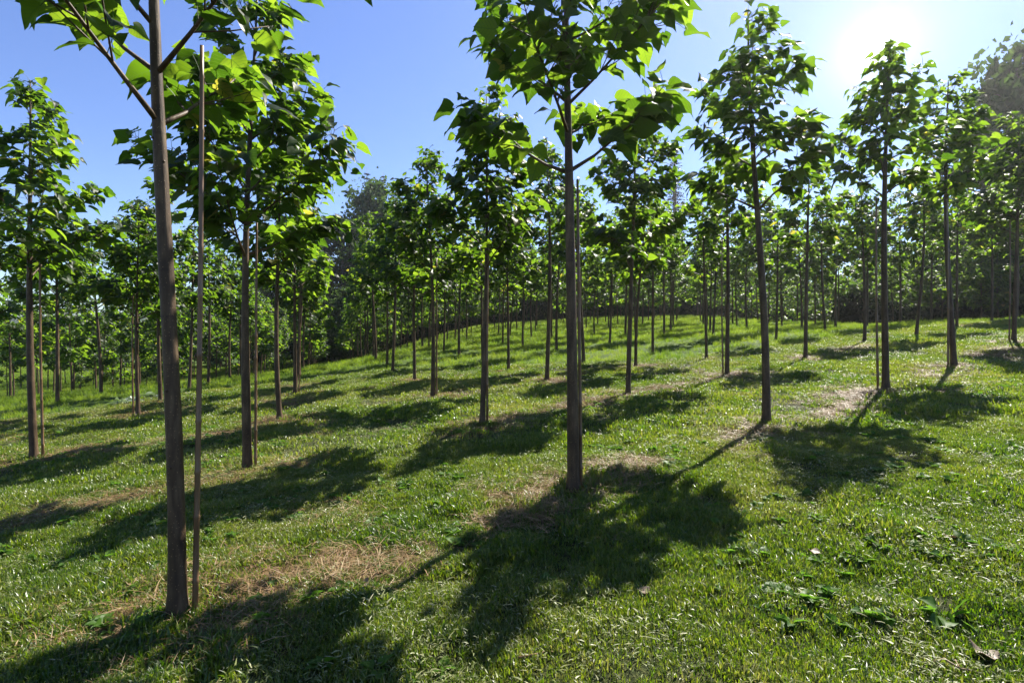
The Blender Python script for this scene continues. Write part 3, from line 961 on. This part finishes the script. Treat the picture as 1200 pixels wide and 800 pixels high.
# the dark hedge in the shade beyond the crest
def hedge(p0, p1, h, d, n, seed, lf=1.0):
    nr = np.random.default_rng(seed); g = Geo()
    p0 = np.array(p0); p1 = np.array(p1); ax = unit(p1 - p0); nn = np.array((-ax[1], ax[0])); Ln = np.linalg.norm(p1 - p0)
    for _ in range(n):
        t = nr.random(); w = nr.uniform(-1, 1); u = nr.random() ** .8
        hh = h * (.78 + .35 * float(vnoise(t * Ln, 0, 1.6, 4)))
        q = p0 + ax * t * Ln + nn * w * d * (1 - .35 * u)
        z = float(ground(q[0], q[1], False)) + hh * u
        c = np.array((q[0], q[1], z)) + nr.normal(0, .09, 3)
        dd = unit(nr.normal(0, 1, 3)); s_ = unit(np.cross(dd, nr.normal(0, 1, 3))); L = nr.uniform(.14, .30) * lf
        g.add([c - dd * L * .5, c + s_ * L * .35, c + dd * L * .5, c - s_ * L * .35], [(0, 1, 2), (0, 2, 3)], None, nr.random())
    # opaque core added behind the leaves, dark tone standing for the shaded inside
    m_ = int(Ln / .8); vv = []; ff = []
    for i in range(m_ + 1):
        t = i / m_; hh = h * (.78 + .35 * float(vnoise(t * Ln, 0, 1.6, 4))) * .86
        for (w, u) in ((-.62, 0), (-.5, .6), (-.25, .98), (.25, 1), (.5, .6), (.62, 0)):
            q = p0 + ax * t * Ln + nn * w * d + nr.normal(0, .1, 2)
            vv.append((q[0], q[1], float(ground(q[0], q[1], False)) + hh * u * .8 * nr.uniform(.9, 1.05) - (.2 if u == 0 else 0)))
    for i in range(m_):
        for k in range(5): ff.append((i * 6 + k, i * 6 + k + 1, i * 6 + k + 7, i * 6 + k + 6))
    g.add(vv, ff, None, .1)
    return g
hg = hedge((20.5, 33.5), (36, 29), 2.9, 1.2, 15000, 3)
hg2 = hedge((-26, 66), (46, 60), 5.6, 1.8, 30000, 5, 1.9)
tag(link('hedge', hg2.mesh('hedge', M['far_hedge'], False)), 'long overgrown hedge closing the far side of the bright meadow', 'hedge')
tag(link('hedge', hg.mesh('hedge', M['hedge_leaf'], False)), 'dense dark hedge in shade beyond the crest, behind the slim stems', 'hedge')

# thin haze volume added to stand in for the veil of lens glare
hm, hnt, hout = mat('haze')
hv_ = hnt.nodes.new('ShaderNodeVolumePrincipled'); hv_.inputs['Density'].default_value = HAZE
hv_.inputs['Color'].default_value = (.97, .97, .95, 1); hv_.inputs['Anisotropy'].default_value = .74
hnt.links.new(hv_.outputs[0], hout.inputs['Volume'])
x0, x1, y0, y1, z0, z1 = -1000, 1000, -340, 1300, -14, 33
hz = newmesh('haze', [(x, y, z) for x in (x0, x1) for y in (y0, y1) for z in (z0, z1)],
             [(0, 1, 3, 2), (4, 6, 7, 5), (0, 4, 5, 1), (2, 3, 7, 6), (0, 2, 6, 4), (1, 5, 7, 3)], hm, False)
tag(link('haze', hz), 'thin added haze standing in for the veil of glare', 'haze', kind='stuff')

# ------------------------------------------------------------------ light, sky, camera
AZ, EL = 41.5, 48.5
sd = Vector((math.sin(R(AZ)) * math.cos(R(EL)), math.cos(R(AZ)) * math.cos(R(EL)), math.sin(R(EL))))
sun = bpy.data.lights.new('sun', 'SUN'); sun.energy = 5.0; sun.angle = R(.53); sun.color = (1, .95, .86)
so = bpy.data.objects.new('sun', sun); col.objects.link(so)
so.rotation_euler = (-sd).to_track_quat('-Z', 'Y').to_euler()

w = bpy.data.worlds.new('World'); scene.world = w; w.use_nodes = True
nt = w.node_tree
for n in list(nt.nodes): nt.nodes.remove(n)
out = nt.nodes.new('ShaderNodeOutputWorld')
sky = nt.nodes.new('ShaderNodeTexSky'); sky.sky_type = 'NISHITA'; sky.sun_disc = False
sky.sun_elevation = R(EL); sky.sun_rotation = R(AZ); sky.altitude = 300; sky.air_density = 1.0; sky.dust_density = .2; sky.ozone_density = 3.0
bg = N(nt, 'ShaderNodeBackground', Strength=.071)
hs = N(nt, 'ShaderNodeHueSaturation', Saturation=1.12, Hue=.515)
nt.links.new(sky.outputs[0], hs.inputs['Color']); nt.links.new(hs.outputs[0], bg.inputs['Color'])
# white sun disc and aureole painted into the sky, apart from the sun lamp
tc = nt.nodes.new('ShaderNodeTexCoord')
vd = unit((425, 620, 341))
dot = nt.nodes.new('ShaderNodeVectorMath'); dot.operation = 'DOT_PRODUCT'
nrm = nt.nodes.new('ShaderNodeVectorMath'); nrm.operation = 'NORMALIZE'
nt.links.new(tc.outputs['Generated'], nrm.inputs[0]); nt.links.new(nrm.outputs[0], dot.inputs[0]); dot.inputs[1].default_value = tuple(vd)
ang = math_(nt, 'ARCCOSINE', math_(nt, 'MINIMUM', dot.outputs['Value'], 1.0))
def gauss(width, amp):
    q = math_(nt, 'DIVIDE', ang, R(width))
    return math_(nt, 'MULTIPLY', math_(nt, 'EXPONENT', math_(nt, 'MULTIPLY', math_(nt, 'MULTIPLY', q, q), -1.0)), amp)
core = math_(nt, 'MULTIPLY', math_(nt, 'EXPONENT', math_(nt, 'DIVIDE', ang, -R(1.9))), .36)
glow = math_(nt, 'ADD', math_(nt, 'ADD', core, gauss(1.0, .8)), gauss(9.0, .024))
em = nt.nodes.new('ShaderNodeBackground'); em.inputs['Color'].default_value = (1, .99, .97, 1)
nt.links.new(glow, em.inputs['Strength'])
ad = nt.nodes.new('ShaderNodeAddShader')
nt.links.new(bg.outputs[0], ad.inputs[0]); nt.links.new(em.outputs[0], ad.inputs[1])
nt.links.new(ad.outputs[0], out.inputs['Surface'])

cam = bpy.data.cameras.new('camera'); cam.sensor_width = 36; cam.lens = 36 * F / 1200; cam.clip_end = 5000; cam.clip_start = .05
co = bpy.data.objects.new('camera', cam); col.objects.link(co)
co.location = (0, 0, EYE); co.rotation_euler = (R(90), 0, 0)
scene.camera = co

vs = scene.view_settings
vs.view_transform = 'Standard'; vs.look = 'None'; vs.exposure = 1.62; vs.gamma = 1
scene.render.engine = 'CYCLES'
cy = scene.cycles
cy.use_denoising = True
try: cy.denoiser = 'OPENIMAGEDENOISE'
except Exception: pass
cy.max_bounces = 6; cy.diffuse_bounces = 2; cy.glossy_bounces = 2; cy.transmission_bounces = 4; cy.volume_bounces = 0
cy.sample_clamp_indirect = 6
scene.render.resolution_x = 1024; scene.render.resolution_y = 682
